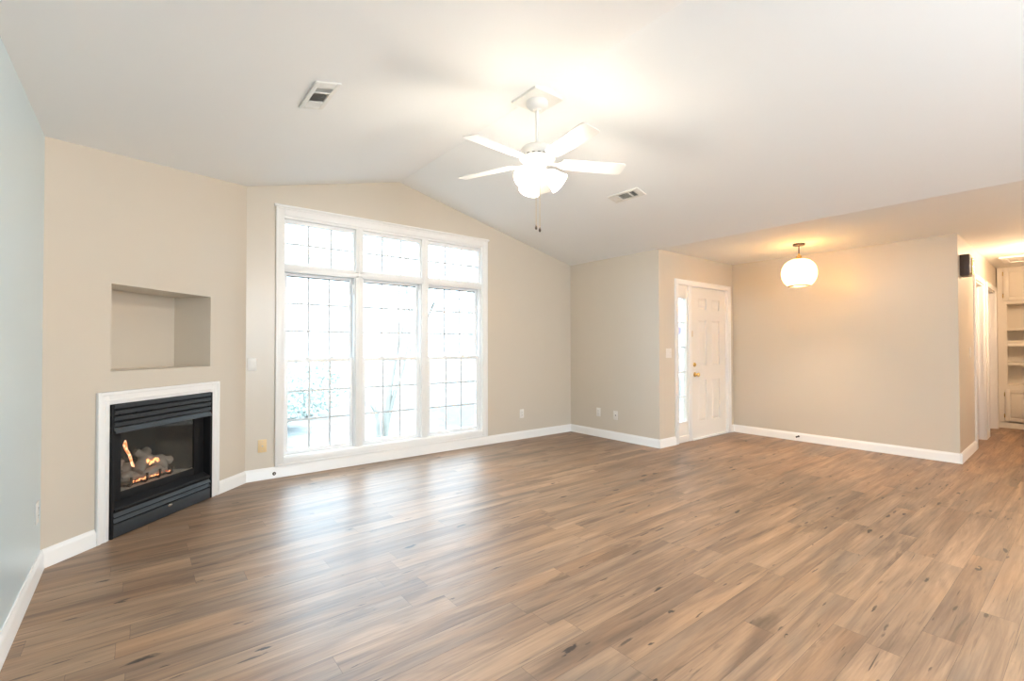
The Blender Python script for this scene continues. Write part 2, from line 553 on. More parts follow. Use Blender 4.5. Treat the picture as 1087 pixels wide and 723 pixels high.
# hall wall with two doorways (runs very slightly out of square)
HALL_ROT = (0, 0, R(1.3))
HALL_LOC = (XP, YH, 0)
H1A, H1B, H2A, H2B, HZ, HE = 1.163, 1.985, 2.335, 3.285, 2.06, XE + 0.4 - XP
w = MB()
w.sheet([(0.12, 0), (H1A, 0), (H1A, HZ), (H1B, HZ), (H1B, 0), (H2A, 0), (H2A, HZ), (H2B, HZ), (H2B, 0), (HE, 0), (HE, H + 0.03), (0.12, H + 0.03)], [], 0.12)
struct(w.build('wall_hall', WALL, loc=HALL_LOC, rot=HALL_ROT, smooth=0))
# walls closing the rooms off behind the hall doorways, the hall end, the far side and the back
w = MB(); w.box(XP + 0.1, XE + 0.5, 2.3, 2.4, 0, H + 0.02)
struct(w.build('wall_bedroom', WALL, smooth=0))
w = MB(); w.box(XE + 0.40, XE + 0.5, YBACK - 0.2, 2.4, 0, H + 0.02)
struct(w.build('wall_end', WALL, smooth=0))
w = MB()
w.box(XP, XE + 0.4, -0.32, -0.20, 0, H + 0.02)
w.box(XP, XP + 0.12, YBACK, -0.32, 0, H + 0.02)
struct(w.build('wall_kitchen', WALL, smooth=0))
w = MB()
w.sheet(gable(XL - 0.12, XB + 0.09) [:3] + [(XR, ZR + 0.04), (XL - 0.12, ceil_z(XL - 0.12) + 0.04)], [(0.5, 3.5, 0.10, 2.2)], 0.12)
w.box(XB + 0.05, XP + 0.12, 0, 0.12, 0, H + 0.02)
struct(w.build('wall_back', WALL, loc=(0, YBACK - 0.12, 0), smooth=0))

# ------------------------------------------------------------------ baseboards
BBP = [(0, 0), (-0.019, 0), (-0.019, 0.012), (-0.0165, 0.018), (-0.0165, 0.078), (-0.013, 0.088), (-0.008, 0.096), (-0.006, 0.105), (0, 0.105)]
def baseboard(name, segs, loc, rot):
    b = MB()
    for a0, a1 in segs:
        b.prism(BBP, a0, a1, 'x')
    return struct(b.build(name, TRIM, loc=loc, rot=rot, smooth=30))
baseboard('baseboard_window', [(XD - 0.006, XB)], (0, YA, 0), A_ROT)
baseboard('baseboard_left', [(YBACK, YD + 0.006)], (XL, 0, 0), L_ROT)
baseboard('baseboard_diagonal', [(0.006, 0.303), (1.346, DL - 0.006)], (XL, YD, 0), DIAG_ROT)
baseboard('baseboard_entry', [(-YA, -YC + 0.019)], (XB, 0, 0), B_ROT)
baseboard('baseboard_door', [(XB - 0.019, 5.333), (6.727, XP)], (0, YC, 0), A_ROT)
baseboard('baseboard_right', [(-YC, -YH + 0.019)], (XP, 0, 0), B_ROT)
baseboard('baseboard_hall', [(-0.019, H1A - 0.065), (H1B + 0.065, H2A - 0.065)], HALL_LOC, HALL_ROT)

# ------------------------------------------------------------------ window_1: the big window (three double-hung units under three transoms)
win = empty('window_1', (0, YA, 0))
struct(win)
b = MB()
b.frame(1.0225, 3.482, 0.106, 2.590, 0.070, -0.018, 0.0, wb=0.078, wt=0.078, bev=0.004)
b.frame(1.018, 3.4865, 0.108, 2.588, 0.016, -0.024, 0.0, wb=0.016, wt=0.0161, bev=0.003)
b.build('casing', TRIM, win)
b = MB()
b.prism([(0, 2.588), (-0.034, 2.588), (-0.040, 2.598), (-0.040, 2.604), (-0.026, 2.614), (0, 2.614)], 1.004, 3.500, 'x')
b.build('head_cap', TRIM, win)
b = MB()                                             # deep jamb lining, sill, mullions and the rail between transoms and sashes
b.box(1.055, 1.092, -0.004, 0.15, 0.150, 2.545)
b.box(3.398, 3.435, -0.004, 0.15, 0.150, 2.545)
b.box(1.092, 3.398, -0.004, 0.15, 2.490, 2.545)
b.box(1.092, 3.398, -0.006, 0.15, 0.150, 0.196, 0.003)
b.build('jamb', TRIM, win)
for mx0, mx1 in ((1.795, 1.868), (2.568, 2.650)):
    b = MB()
    b.box(mx0, mx1, 0.000, 0.15, 0.196, 2.490, 0.004)
    b.box(mx0 + 0.024, mx1 - 0.024, -0.005, 0.0, 0.196, 2.490, 0.002)
    b.build('mullion', TRIM, win)
b = MB()
b.box(1.092, 3.398, 0.000, 0.15, 1.972, 2.040, 0.004)
b.box(1.092, 3.398, -0.004, 0.0, 1.990, 2.024, 0.002)
b.build('transom_rail', TRIM, win)
UN = [((1.092, 1.795), (1.115, 1.780), (1.140, 1.762)), ((1.868, 2.568), (1.886, 2.568 - 0.012), (1.921, 2.546)), ((2.650, 3.398), (2.669, 3.345), (2.702, 3.325))]
def grid(name, x0, x1, z0, z1, nx, nz, y, parent):
    g = MB()
    t = 0.0100
    for i in range(1, nx):
        xx = x0 + (x1 - x0) * i / nx
        g.box(xx - t, xx + t, y - 0.003, y + 0.003, z0, z1)
    for i in range(1, nz):
        zz = z0 + (z1 - z0) * i / nz
        g.box(x0, x1, y - 0.0028, y + 0.0028, zz - t, zz + t)
    return g.build(name, GRILLE, parent)
def pane(x0, x1, z0, z1, y, parent, name='pane'):
    g = MB()
    g.box(x0 - 0.004, x1 + 0.004, y - 0.002, y + 0.002, z0 - 0.004, z1 + 0.004)
    return g.build(name, GLASS, parent, smooth=0)
for (f0, f1), (t0, t1), (g0, g1) in UN:
    # transom: fixed sash
    b = MB()
    b.frame(f0 + 0.001, f1 - 0.001, 2.041, 2.489, 0.02, 0.03, 0.09, wb=0.022, wt=0.036, bev=0.003)
    s_ = b.build('transom_sash', VINYL, win)
    pane(f0 + 0.021, f1 - 0.021, 2.063, 2.453, 0.066, s_)
    grid('muntin', f0 + 0.021, f1 - 0.021, 2.063, 2.453, 3, 2, 0.058, s_)
    # track liners at the sides of the double-hung
    b = MB()
    b.box(f0 + 0.001, f0 + 0.014, 0.02, 0.12, 0.197, 1.971, 0.002)
    b.box(f1 - 0.014, f1 - 0.001, 0.02, 0.12, 0.197, 1.971, 0.002)
    b.build('track', VINYL, win)
    # upper sash (outer)
    a0, a1 = f0 + 0.015, f1 - 0.015
    b = MB()
    b.frame(a0, a1, 1.090, 1.970, 0.030, 0.082, 0.112, wb=0.038, wt=0.024, bev=0.003)
    s_ = b.build('upper_sash', VINYL, win)
    pane(a0 + 0.03, a1 - 0.03, 1.128, 1.946, 0.099, s_)
    grid('muntin', a0 + 0.03, a1 - 0.03, 1.128, 1.946, 3, 3, 0.091, s_)
    g = MB(); g.box(a0 + 0.03, a1 - 0.03, 0.0825, 0.0945, 1.936, 1.946)
    g.build('gasket', GASKET, s_)
    # lower sash (inner) with two sash locks on its meeting rail
    b = MB()
    b.frame(a0, a1, 0.198, 1.127, 0.034, 0.042, 0.078, wb=0.042, wt=0.036, bev=0.003)
    s_ = b.build('lower_sash', VINYL, win)
    pane(a0 + 0.034, a1 - 0.034, 0.240, 1.091, 0.060, s_)
    grid('muntin', a0 + 0.034, a1 - 0.034, 0.240, 1.091, 3, 3, 0.052, s_)
    for fr in (0.33, 0.68):
        xx = a0 + (a1 - a0) * fr
        b = MB()
        b.box(xx - 0.028, xx + 0.028, 0.046, 0.074, 1.127, 1.136, 0.003)
        b.tube([(xx - 0.014, 0.058, 1.140), (xx + 0.014, 0.052, 1.140)], 0.006, 8)
        b.build('sash_lock', VINYL, s_)
    b = MB()                                          # tilt balance clip near the head of the unit
    b.box(f1 - 0.030, f1 - 0.016, 0.030, 0.040, 1.80, 1.90, 0.002)
    b.build('balance_clip', VINYL, win)

# ------------------------------------------------------------------ front door unit
trim = MB()
CW = 0.066
trim.box(5.333, 5.333 + CW, -0.018, 0, 0, 2.105, 0.004)
trim.box(6.727 - CW, 6.727, -0.018, 0, 0, 2.105, 0.004)
trim.box(5.333 + CW, 6.727 - CW, -0.018, 0, 2.105 - CW, 2.105, 0.004)
trim.box(5.329, 5.343, -0.023, 0, 0, 2.109, 0.003)
trim.box(6.717, 6.731, -0.023, 0, 0, 2.109, 0.003)
trim.box(5.343, 6.717, -0.023, 0, 2.095, 2.109, 0.003)
struct(trim.build('trim_1', TRIM, loc=(0, YC, 0)))
jm = MB()
jm.box(5.386, 5.405, 0.0, 0.13, 0, 2.061)
jm.box(6.645, 6.671, 0.0, 0.13, 0, 2.061)
jm.box(5.405, 6.645, 0.0, 0.13, 2.040, 2.061)
jm.box(5.672, 5.745, 0.004, 0.13, 0, 2.040, 0.003)
jm.box(5.745, 6.645, -0.012, 0.13, 0, 0.022, 0.004)
struct(jm.build('trim_2', TRIM, loc=(0, YC, 0)))
sl = empty('window_2', (0, YC, 0)); struct(sl)
b = MB()
b.frame(5.406, 5.671, 0.001, 2.039, 0.040, 0.02, 0.07, wb=0.262, wt=0.168, bev=0.003)
b.frame(5.436, 5.641, 0.255, 1.880, 0.012, 0.012, 0.022, bev=0.002)
b.box(5.412, 5.665, 0.006, 0.020, 0.001, 0.085, 0.003)
b.build('sash', DOORP, sl)
pane(5.446, 5.631, 0.263, 1.871, 0.045, sl)
g = MB()
for zz in (1.552, 1.232, 0.909, 0.588):
    g.box(5.446, 5.631, 0.034, 0.040, zz - 0.008, zz + 0.008)
g.build('muntin', GRILLE, sl)
d = MB()
d.lathe([(0, 0), (0.045, 0), (0.045, 0.0006), (0, 0.0006)], 28, Matrix.Translation((5.515, 0.0425, 1.447)) @ Matrix.Rotation(R(90), 4, 'X') @ Matrix.Diagonal((1, 1.35, 1, 1)))
dk = d.build('decal', milk_glass('pale_grey_sticker', (0.74, 0.74, 0.84), 0.75), sl)
d = MB()
for k in range(5):
    zz = 1.447 + 0.030 - 0.015 * k
    hw = (0.018, 0.030, 0.024, 0.030, 0.016)[k]
    d.box(5.515 - hw, 5.515 + hw, 0.0408, 0.0416, zz - 0.003, zz + 0.003)
d.build('print', milk_glass('sticker_print', (0.55, 0.34, 0.42), 0.7), dk)

# six-panel door leaf
door = MB()
PX = [(5.914, 6.120), (6.262, 6.468)]
PZ = [(0.235, 0.790), (0.985, 1.600), (1.745, 1.895)]
door.sheet([(5.749, 0.024), (6.642, 0.024), (6.642, 2.037), (5.749, 2.037)], [(a, b_, c_, d_) for a, b_ in PX for c_, d_ in PZ], 0.0165)
door.box(5.749, 6.642, 0.0165, 0.044, 0.024, 2.037)
for a, b_ in PX:
    for c_, d_ in PZ:
        i0, i1 = 0.004, 0.032
        lo = [(a + i0, 0.0166, c_ + i0), (b_ - i0, 0.0166, c_ + i0), (b_ - i0, 0.0166, d_ - i0), (a + i0, 0.0166, d_ - i0)]
        hi = [(a + i1, 0.003, c_ + i1), (b_ - i1, 0.003, c_ + i1), (b_ - i1, 0.003, d_ - i1), (a + i1, 0.003, d_ - i1)]
        door.hexa(lo + hi)
dl = struct(door.build('door_1', DOORP, loc=(0, YC + 0.016, 0), smooth=0))
b = MB()
YROT = Matrix.Rotation(R(90), 4, 'X')
b.lathe([(0, 0), (0.030, 0), (0.031, 0.006), (0.014, 0.012), (0.0125, 0.030), (0.020, 0.038), (0.027, 0.050), (0.027, 0.060), (0.018, 0.068), (0, 0.069)], 24, Matrix.Translation((5.822, 0, 0.868)) @ YROT)
tag(b.build('door_knob', BRASS, dl), 'polished brass knob')
b = MB()
b.lathe([(0, 0), (0.029, 0), (0.029, 0.005), (0.022, 0.014), (0, 0.015)], 24, Matrix.Translation((5.815, 0, 1.000)) @ YROT)
b.box(5.812, 5.818, -0.026, -0.012, 0.985, 1.015, 0.002)
tag(b.build('deadbolt', BRASS, dl), 'brass deadbolt thumb turn')
b = MB(); b.box(5.741, 5.750, -0.017, -0.012, 1.37, 1.45, 0.001)
b.build('latch_plate', BRASS, dl)
for zz in (0.25, 1.03, 1.80):
    b = MB()
    b.tube([(6.6435, -0.006, zz - 0.05), (6.6435, -0.006, zz + 0.05)], 0.006, 10)
    b.box(6.625, 6.642, -0.002, 0.0, zz - 0.05, zz + 0.05)
    b.build('hinge', DOORP, dl)

# hall doorways: casings and jambs
def doorway(name, x0, x1):
    t = MB()
    for a0, a1 in ((x0 - 0.065, x0), (x1, x1 + 0.065)):
        t.box(a0, a1, -0.020, 0, 0, HZ + 0.065, 0.004)
    t.box(x0, x1, -0.020, 0, HZ, HZ + 0.065, 0.004)
    t.box(x0, x0 + 0.018, 0.0, 0.12, 0, HZ)
    t.box(x1 - 0.018, x1, 0.0, 0.12, 0, HZ)
    t.box(x0 + 0.018, x1 - 0.018, 0, 0.12, HZ - 0.018, HZ)
    t.box(x1 - 0.030, x1 - 0.018, 0.045, 0.085, 0, HZ - 0.018, 0.002)
    return struct(t.build(name, TRIM, loc=HALL_LOC, rot=HALL_ROT))
doorway('trim_3', H1A, H1B)
doorway('trim_4', H2A, H2B)

# ------------------------------------------------------------------ added back window (unseen, behind the camera; put in for fill light)
bw = empty('added_window_3', (0, YBACK - 0.12, 0)); struct(bw)
b = MB()
b.frame(0.5, 3.5, 0.10, 2.2, 0.05, 0.02, 0.10, bev=0)
b.box(1.96, 2.04, 0.02, 0.10, 0.15, 2.15)
b.build('frame', VINYL, bw)
pane(0.55, 1.96, 0.15, 2.15, 0.06, bw)
pane(2.04, 3.45, 0.15, 2.15, 0.06, bw)

# ------------------------------------------------------------------ fireplace
def diag(s_, off=0.0):
    return (XL + (s_ + off) * SQ, YD + (s_ - off) * SQ, 0)
sur = MB()
sur.frame(-0.520, 0.520, 0.0, 0.955, 0.080, -0.016, 0.0, wb=0, wt=0.083, bev=0.003)
sur.frame(-0.520, 0.520, 0.0, 0.955, 0.022, -0.024, 0.0, wb=0, wt=0.022, bev=0.004)
sur.frame(-0.470, 0.470, 0.0, 0.905, 0.012, -0.020, 0.0, wb=0, wt=0.012, bev=0.003)
o = sur.build('fireplace_surround', TRIM, loc=diag(FC, 0.001), rot=DIAG_ROT)
tag(o, 'white moulded trim framing the black gas fireplace', 'fireplace surround')

fp = empty('gas_fireplace', diag(FC), DIAG_ROT)
tag(fp, 'black louvred gas fireplace with burning logs behind glass in the diagonal wall', 'fireplace')
FW, FY = 0.434, -0.028
b = MB()                                              # casing: sides, top and the dark plates behind the louvres
b.box(-FW, -FW + 0.016, FY + 0.002, 0.10, 0.004, 0.870, 0.002)
b.box(FW - 0.016, FW, FY + 0.002, 0.10, 0.004, 0.870, 0.002)
b.box(-FW + 0.016, FW - 0.016, FY + 0.012, 0.10, 0.862, 0.870)
b.box(-FW + 0.016, FW - 0.016, 0.0, 0.012, 0.690, 0.862)
b.box(-FW + 0.016, FW - 0.016, 0.0, 0.012, 0.004, 0.185)
b.build('casing', BLACKD, fp)
for k, (z0, z1) in enumerate(((0.842, 0.868), (0.803, 0.830), (0.764, 0.791), (0.724, 0.751))):
    b = MB()
    x0, x1 = -FW + 0.018, FW - 0.018
    b.prism([(FY, z1), (FY + 0.004, z0), (FY + 0.008, z0), (FY + 0.014, z1)], x0, x1, 'x')
    b.build('upper_louver', BLACK, fp)
b = MB()
b.prism([(FY + 0.006, 0.716), (FY - 0.010, 0.682), (FY - 0.006, 0.680), (FY + 0.040, 0.700), (FY + 0.040, 0.716)], -FW + 0.018, FW - 0.018, 'x')
b.build('hood', BLACK, fp)
b = MB()
b.box(-FW + 0.014, FW - 0.014, -0.016, -0.008, 0.777 - 0.002, 0.777 + 0.002)
for i in range(-3, 4):
    b.box(i * 0.12 - 0.004, i * 0.12 + 0.004, -0.014, 0.0, 0.794, 0.801)
b.build('louver_brace', BLACKD, fp)
for z0, z1 in ((0.137, 0.162), (0.101, 0.126)):
    b = MB()
    b.prism([(FY + 0.014, z1), (FY, z0), (FY + 0.004, z0), (FY + 0.020, z1 - 0.004)], -FW + 0.018, FW - 0.018, 'x')
    b.build('lower_louver', BLACK, fp)
b = MB()
b.box(-FW + 0.018, FW - 0.018, FY + 0.003, FY + 0.012, 0.006, 0.090, 0.003)
b.build('kick_panel', BLACK, fp)
b = MB()
b.lathe([(0, 0), (0.019, 0), (0.019, 0.002), (0.015, 0.004), (0, 0.004)], 24, Matrix.Translation((0.02, FY + 0.003, 0.078)) @ YROT @ Matrix.Diagonal((1, 0.42, 1, 1)))
tag(b.build('badge', CHROME, fp), 'small oval silver badge')
b = MB()                                              # recessed window frame: returns and border around the glass
b.box(-FW + 0.016, -FW + 0.024, FY + 0.004, 0.05, 0.186, 0.69)
b.box(FW - 0.024, FW - 0.016, FY + 0.004, 0.05, 0.186, 0.69)
b.prism([(FY + 0.006, 0.168), (FY + 0.000, 0.182), (FY + 0.004, 0.192), (0.034, 0.222), (0.034, 0.168)], -FW + 0.024, FW - 0.024, 'x')
b.frame(-FW + 0.024, FW - 0.024, 0.215, 0.690, 0.097, 0.034, 0.048, wb=0.058, wt=0.012, bev=0.002)
b.build('window_frame', BLACKD, fp)
b = MB()
b.box(-0.320, 0.320, 0.0395, 0.0425, 0.266, 0.682)
b.build('glass', clear_glass('fire_glass', (0.90, 0.91, 0.91), 0.18), fp, smooth=0)
b = MB()                                              # firebox liner, tapering to the back
Yf, Yb, Zf, Zt = 0.049, 0.34, 0.250, 0.70
xo, xi = 0.345, 0.27
b.hexa([(-xo - .01, Yf, Zf), (-xo, Yf, Zf), (-xi, Yb, Zf), (-xi - .01, Yb, Zf), (-xo - .01, Yf, Zt), (-xo, Yf, Zt), (-xi, Yb, Zt), (-xi - .01, Yb, Zt)])
b.hexa([(xo, Yf, Zf), (xo + .01, Yf, Zf), (xi + .01, Yb, Zf), (xi, Yb, Zf), (xo, Yf, Zt), (xo + .01, Yf, Zt), (xi + .01, Yb, Zt), (xi, Yb, Zt)])
b.box(-xi - .01, xi + .01, Yb, Yb + 0.01, Zf, Zt)
b.box(-xo - .01, xo + .01, Yf, Yb, Zt - 0.008, Zt + 0.004)
b.build('firebox', LINER, fp)
b = MB()
b.box(-xo, xo, Yf + 0.001, Yb, 0.238, 0.262)
b.box(-0.33, 0.33, Yf + 0.001, Yf + 0.02, 0.262, 0.272, 0.003)
b.build('hearth_floor', ASH, fp)
rnd = random.Random(4)
def log(p0, p1, r, seed, name='log'):
    b = MB()
    n = 12
    p0, p1 = Vector(p0), Vector(p1)
    pts, rr = [], []
    for i in range(n):
        t = i / (n - 1)
        p = p0.lerp(p1, t)
        p += Vector((0, noise.noise(Vector((t * 3, seed, 0))) * 0.015, noise.noise(Vector((t * 3, seed, 5))) * 0.018))
        pts.append(p)
        rr.append(r * (0.86 + 0.3 * noise.noise(Vector((t * 4, seed, 9)))) * (0.72 if i in (0, n - 1) else 1))
    b.tube(pts, rr, 16)
    for v in b.bm.verts:
        q_ = noise.noise(v.co * 28 + Vector((seed, 0, 0))) * 0.012
        v.co += Vector((0, q_, q_))
    return b.build(name, LOGM, fp, smooth=60)
log((-0.23, 0.235, 0.355), (0.19, 0.245, 0.350), 0.058, 1.3)
log((-0.20, 0.150, 0.318), (0.16, 0.135, 0.312), 0.042, 3.7)
log((-0.10, 0.120, 0.352), (0.10, 0.240, 0.455), 0.042, 6.1)
log((0.13, 0.115, 0.335), (-0.02, 0.225, 0.470), 0.036, 8.9)
log((0.06, 0.185, 0.40), (0.20, 0.150, 0.36), 0.040, 12.4)
log((-0.225, 0.180, 0.34), (-0.165, 0.200, 0.455), 0.040, 15.2)
g = MB()
for i, xx in enumerate((-0.19, -0.065, 0.045, 0.15)):
    g.tube([(xx, 0.24, 0.272), (xx, 0.090, 0.275), (xx, 0.080, 0.285), (xx, 0.080, 0.335)], 0.008, 8)
g.tube([(-0.21, 0.12, 0.276), (0.18, 0.12, 0.276)], 0.006, 8)
tag(g.build('grate', BLACKD, fp), 'black iron log grate')
def fire_mat(name, c0, c1, s0):
    m = bpy.data.materials.new(name)
    m.use_nodes = True
    nt = m.node_tree
    nt.nodes.clear()
    tc = N(nt, 'ShaderNodeTexCoord')
    nz = N(nt, 'ShaderNodeTexNoise')
    nz.inputs['Scale'].default_value = 55
    nt.links.new(tc.outputs['Object'], nz.inputs['Vector'])
    r_ = N(nt, 'ShaderNodeValToRGB')
    r_.color_ramp.elements[0].color = (*c0, 1)
    r_.color_ramp.elements[0].position = 0.38
    r_.color_ramp.elements[1].color = (*c1, 1)
    r_.color_ramp.elements[1].position = 0.62
    nt.links.new(nz.outputs['Fac'], r_.inputs[0])
    e = N(nt, 'ShaderNodeEmission')
    e.inputs[1].default_value = s0
    nt.links.new(r_.outputs[0], e.inputs[0])
    o_ = N(nt, 'ShaderNodeOutputMaterial')
    nt.links.new(e.outputs[0], o_.inputs[0])
    return m
EMB = fire_mat('glowing_embers', (0.5, 0.05, 0.015), (1.0, 0.42, 0.16), 1.5)
FLA = fire_mat('gas_flame', (0.75, 0.16, 0.05), (1.0, 0.55, 0.32), 1.05)
for n_, (xa, xb, zz) in enumerate(((-0.165, -0.030, 0.296), (-0.015, 0.085, 0.296), (0.115, 0.170, 0.296))):
    e = MB()
    k = max(3, int((xb - xa) / 0.011))
    for i in range(k):
        t = xa + (xb - xa) * (i + rnd.random() * 0.7) / k
        r_ = rnd.uniform(0.004, 0.008) * (0.6 if n_ == 2 else 1)
        bmesh.ops.create_icosphere(e.bm, subdivisions=1, radius=r_, matrix=Matrix.Translation((t, 0.094 + rnd.uniform(-.004, .008), zz + rnd.uniform(-.005, .006))) @ Matrix.Diagonal((1.5, 1, 0.8, 1)))
    e.build('embers', EMB, fp)
e = MB()
for i in range(16):
    bmesh.ops.create_icosphere(e.bm, subdivisions=1, radius=rnd.uniform(0.005, 0.010), matrix=Matrix.Translation((-0.01 + rnd.uniform(0, .085), 0.128 + rnd.uniform(-.01, .01), 0.385 + rnd.uniform(-0.008, .010) + i * 0.0012)))
e.build('embers', EMB, fp)
def flame(pts, rad):
    e = MB()
    e.tube(pts, rad, 8)
    e.build('flame', FLA, fp, smooth=80)
flame([(-0.150, 0.115, 0.40), (-0.158, 0.117, 0.45), (-0.172, 0.117, 0.49), (-0.196, 0.117, 0.53), (-0.205, 0.117, 0.565), (-0.202, 0.117, 0.595)], [0.004, 0.008, 0.008, 0.009, 0.012, 0.003])
flame([(-0.120, 0.13, 0.39), (-0.135, 0.13, 0.42), (-0.150, 0.13, 0.455)], [0.004, 0.006, 0.002])

# ------------------------------------------------------------------ ceiling fan
FX, FYc = 2.2865, 2.590
fan = empty('ceiling_fan', (FX, FYc, 0))
tag(fan, 'white five-blade ceiling fan with lit glass shades hanging from the ridge', 'ceiling fan')
ZB = 3.045
b = MB()
hw = 0.135
b.prism([(-hw, ZB), (hw, ZB), (hw, ZR - hw * KS - 0.001), (0, ZR - 0.001), (-hw, ZR - hw * KS - 0.001)], -hw, hw, 'y')
b.build('mounting_block', FANW, fan, smooth=0)
b = MB()
b.lathe([(0, ZB), (0.078, ZB - 0.001), (0.080, ZB - 0.018), (0.074, ZB - 0.036), (0.060, ZB - 0.050), (0.042, ZB - 0.058), (0.030, ZB - 0.060), (0.028, ZB - 0.072), (0, ZB - 0.072)], 36)
b.build('canopy', FANW, fan)
b = MB()
b.tube([(0, 0, ZB - 0.06), (0, 0, 2.715)], 0.0125, 16)
b.build('downrod', FANW, fan)
b = MB()
b.lathe([(0, 2.735), (0.022, 2.735), (0.030, 2.722), (0.075, 2.714), (0.108, 2.700), (0.124, 2.680), (0.128, 2.655), (0.124, 2.640), (0.128, 2.634), (0.128, 2.616), (0.112, 2.606), (0.070, 2.600), (0, 2.600)], 48)
mo = b.build('motor_housing', FANW, fan)
b = MB()
for i in range(20):
    a = 2 * PI * i / 20
    b.box(-0.010, 0.010, -0.0025, 0.0025, -0.0025, 0.0025)
    bmesh.ops.transform(b.bm, matrix=Matrix.Translation((0.1275 * math.cos(a), 0.1275 * math.sin(a), 2.6255)) @ Matrix.Rotation(a + PI / 2, 4, 'Z'), verts=b.bm.verts[-8:])
b.build('vent_slot', SLOT, mo)
def blade_mesh():
    m = MB()
    # plan outline of the blade (x outward)
    pts = [(0.185, -0.050), (0.215, -0.060), (0.30, -0.064), (0.60, -0.071), (0.645, -0.069), (0.658, -0.060), (0.661, -0.04),
           (0.661, 0.04), (0.658, 0.060), (0.645, 0.069), (0.60, 0.071), (0.30, 0.064), (0.215, 0.060), (0.185, 0.050)]
    m.prism(pts, -0.003, 0.003, 'z')
    return m
def iron_mesh():
    m = MB()
    m.prism([(0.085, -0.016), (0.15, -0.012), (0.175, -0.036), (0.215, -0.044), (0.250, -0.030), (0.262, 0.0), (0.250, 0.030), (0.215, 0.044), (0.175, 0.036), (0.15, 0.012), (0.085, 0.016)], -0.008, -0.0035, 'z')
    for xx, yy in ((0.205, -0.024), (0.205, 0.024), (0.240, 0.0)):
        m.lathe([(0, -0.012), (0.006, -0.011), (0.006, -0.008), (0, -0.008)], 10, Matrix.Translation((xx, yy, 0)))
    return m
bl0 = None
for k in range(5):
    az = R(43 + 72 * k)
    rot = Euler((R(-12), R(1.2), az), 'XYZ')
    if bl0 is None:
        bl = blade_mesh().build('blade', FANW, fan, smooth=20)
        iron_mesh().build('blade_iron', FANW, bl, smooth=30)
        bl0 = bl
    else:
        bl = bl0.copy(); COL.objects.link(bl); bl.parent = fan
        ir = bl0.children[0].copy(); COL.objects.link(ir); ir.parent = bl
    bl.location = (0, 0, 2.598)
    bl.rotation_euler = rot
b = MB()
b.lathe([(0, 2.600), (0.060, 2.600), (0.064, 2.590), (0.064, 2.560), (0.052, 2.545), (0.052, 2.525), (0.034, 2.505), (0.020, 2.495), (0.012, 2.480), (0, 2.478)], 36)
lk = b.build('light_kit', FANW, fan)
for k, az in enumerate((192, 312, 72)):
    A = R(az)
    T_ = Matrix.Translation((0.058 * math.cos(A), 0.058 * math.sin(A), 2.525)) @ Matrix.Rotation(A, 4, 'Z') @ Matrix.Rotation(R(180 - 48), 4, 'Y')
    # local +z now points outward and down
    b = MB()
    b.lathe([(0, -0.02), (0.020, -0.018), (0.024, 0.0), (0.027, 0.020), (0.025, 0.022), (0, 0.022)], 20, T_)
    b.build('socket', FANW, lk)
    b = MB()
    prof = [(0.026, 0.016), (0.034, 0.022), (0.050, 0.045), (0.060, 0.072), (0.064, 0.098), (0.070, 0.122), (0.080, 0.142)]
    prof += [(r_ - 0.004, z_) for r_, z_ in reversed(prof)]
    b.lathe(prof + [prof[0]], 32, T_, cap=False)
    b.build('lamp_shade', SHADEG, lk)
    b = MB()
    b.lathe([(0, 0.022), (0.012, 0.026), (0.013, 0.040), (0.024, 0.066), (0.026, 0.082), (0.018, 0.100), (0, 0.106)], 16, T_)
    b.build('bulb', BULB, lk)
    p_ = T_ @ Vector((0, 0, 0.122))
    lamp('fan_bulb_light', (FX + p_.x, FYc + p_.y, p_.z), FAN_W, WARM, 0.09)
for k, (dx, dy, zt, zb) in enumerate(((-0.010, 0.004, 2.50, 2.135), (0.014, -0.010, 2.50, 2.118))):
    b = MB()
    b.tube([(dx, dy, zt), (dx, dy, zb)], 0.0013, 6)
    ch = b.build('pull_chain', BRASS, fan)
    b = MB()
    b.lathe([(0, zb + 0.004), (0.003, zb), (0.008, zb - 0.016), (0.009, zb - 0.026), (0.005, zb - 0.034), (0, zb - 0.035)], 14, Matrix.Translation((dx, dy, 0)))
    b.build('pull_fob', BRONZE, ch)

# ------------------------------------------------------------------ pendant lamp
PXY = (6.045, 2.238)
pd = empty('pendant_lamp', (PXY[0], PXY[1], 0))
tag(pd, 'round glowing glass pendant lamp on a short dark rod by the front entry', 'pendant lamp')
b = MB()
b.lathe([(0, H - 0.0005), (0.062, H - 0.0005), (0.062, H - 0.018), (0.056, H - 0.022), (0, H - 0.022)], 32)
b.build('canopy', BRONZE, pd)
b = MB(); b.tube([(0, 0, H - 0.02), (0, 0, 2.305)], 0.006, 12)
b.build('rod', BRONZE, pd)
b = MB(); b.lathe([(0, 2.325), (0.010, 2.325), (0.012, 2.305), (0.026, 2.300), (0.028, 2.272), (0.040, 2.264), (0.040, 2.258), (0, 2.258)], 24)
b.build('socket_cap', BRASS, pd)
b = MB()
prof = [(r_ * 0.87, z_) for r_, z_ in ((0.052, 2.262), (0.085, 2.257), (0.130, 2.240), (0.170, 2.208), (0.198, 2.165), (0.210, 2.118), (0.210, 2.080), (0.200, 2.035), (0.178, 1.992), (0.150, 1.962), (0.128, 1.950))]
prof += [(r_ - 0.004, z_ - (0.003 if z_ > 2.2 else -0.001)) for r_, z_ in reversed(prof)]
b.lathe(prof + [prof[0]], 48, cap=False)
sh = b.build('shade', PENDG, pd)
b = MB()
b.lathe([(0.111, 1.955), (0.116, 1.950), (0.116, 1.938), (0.107, 1.938), (0.107, 1.955), (0.111, 1.955)], 48, cap=False)
tag(b.build('rim', BRONZE, sh), 'thin dark rim around the open bottom')
b = MB()
b.lathe([(0, 2.258), (0.014, 2.256), (0.015, 2.215), (0.030, 2.175), (0.031, 2.150), (0.020, 2.128), (0, 2.122)], 20)
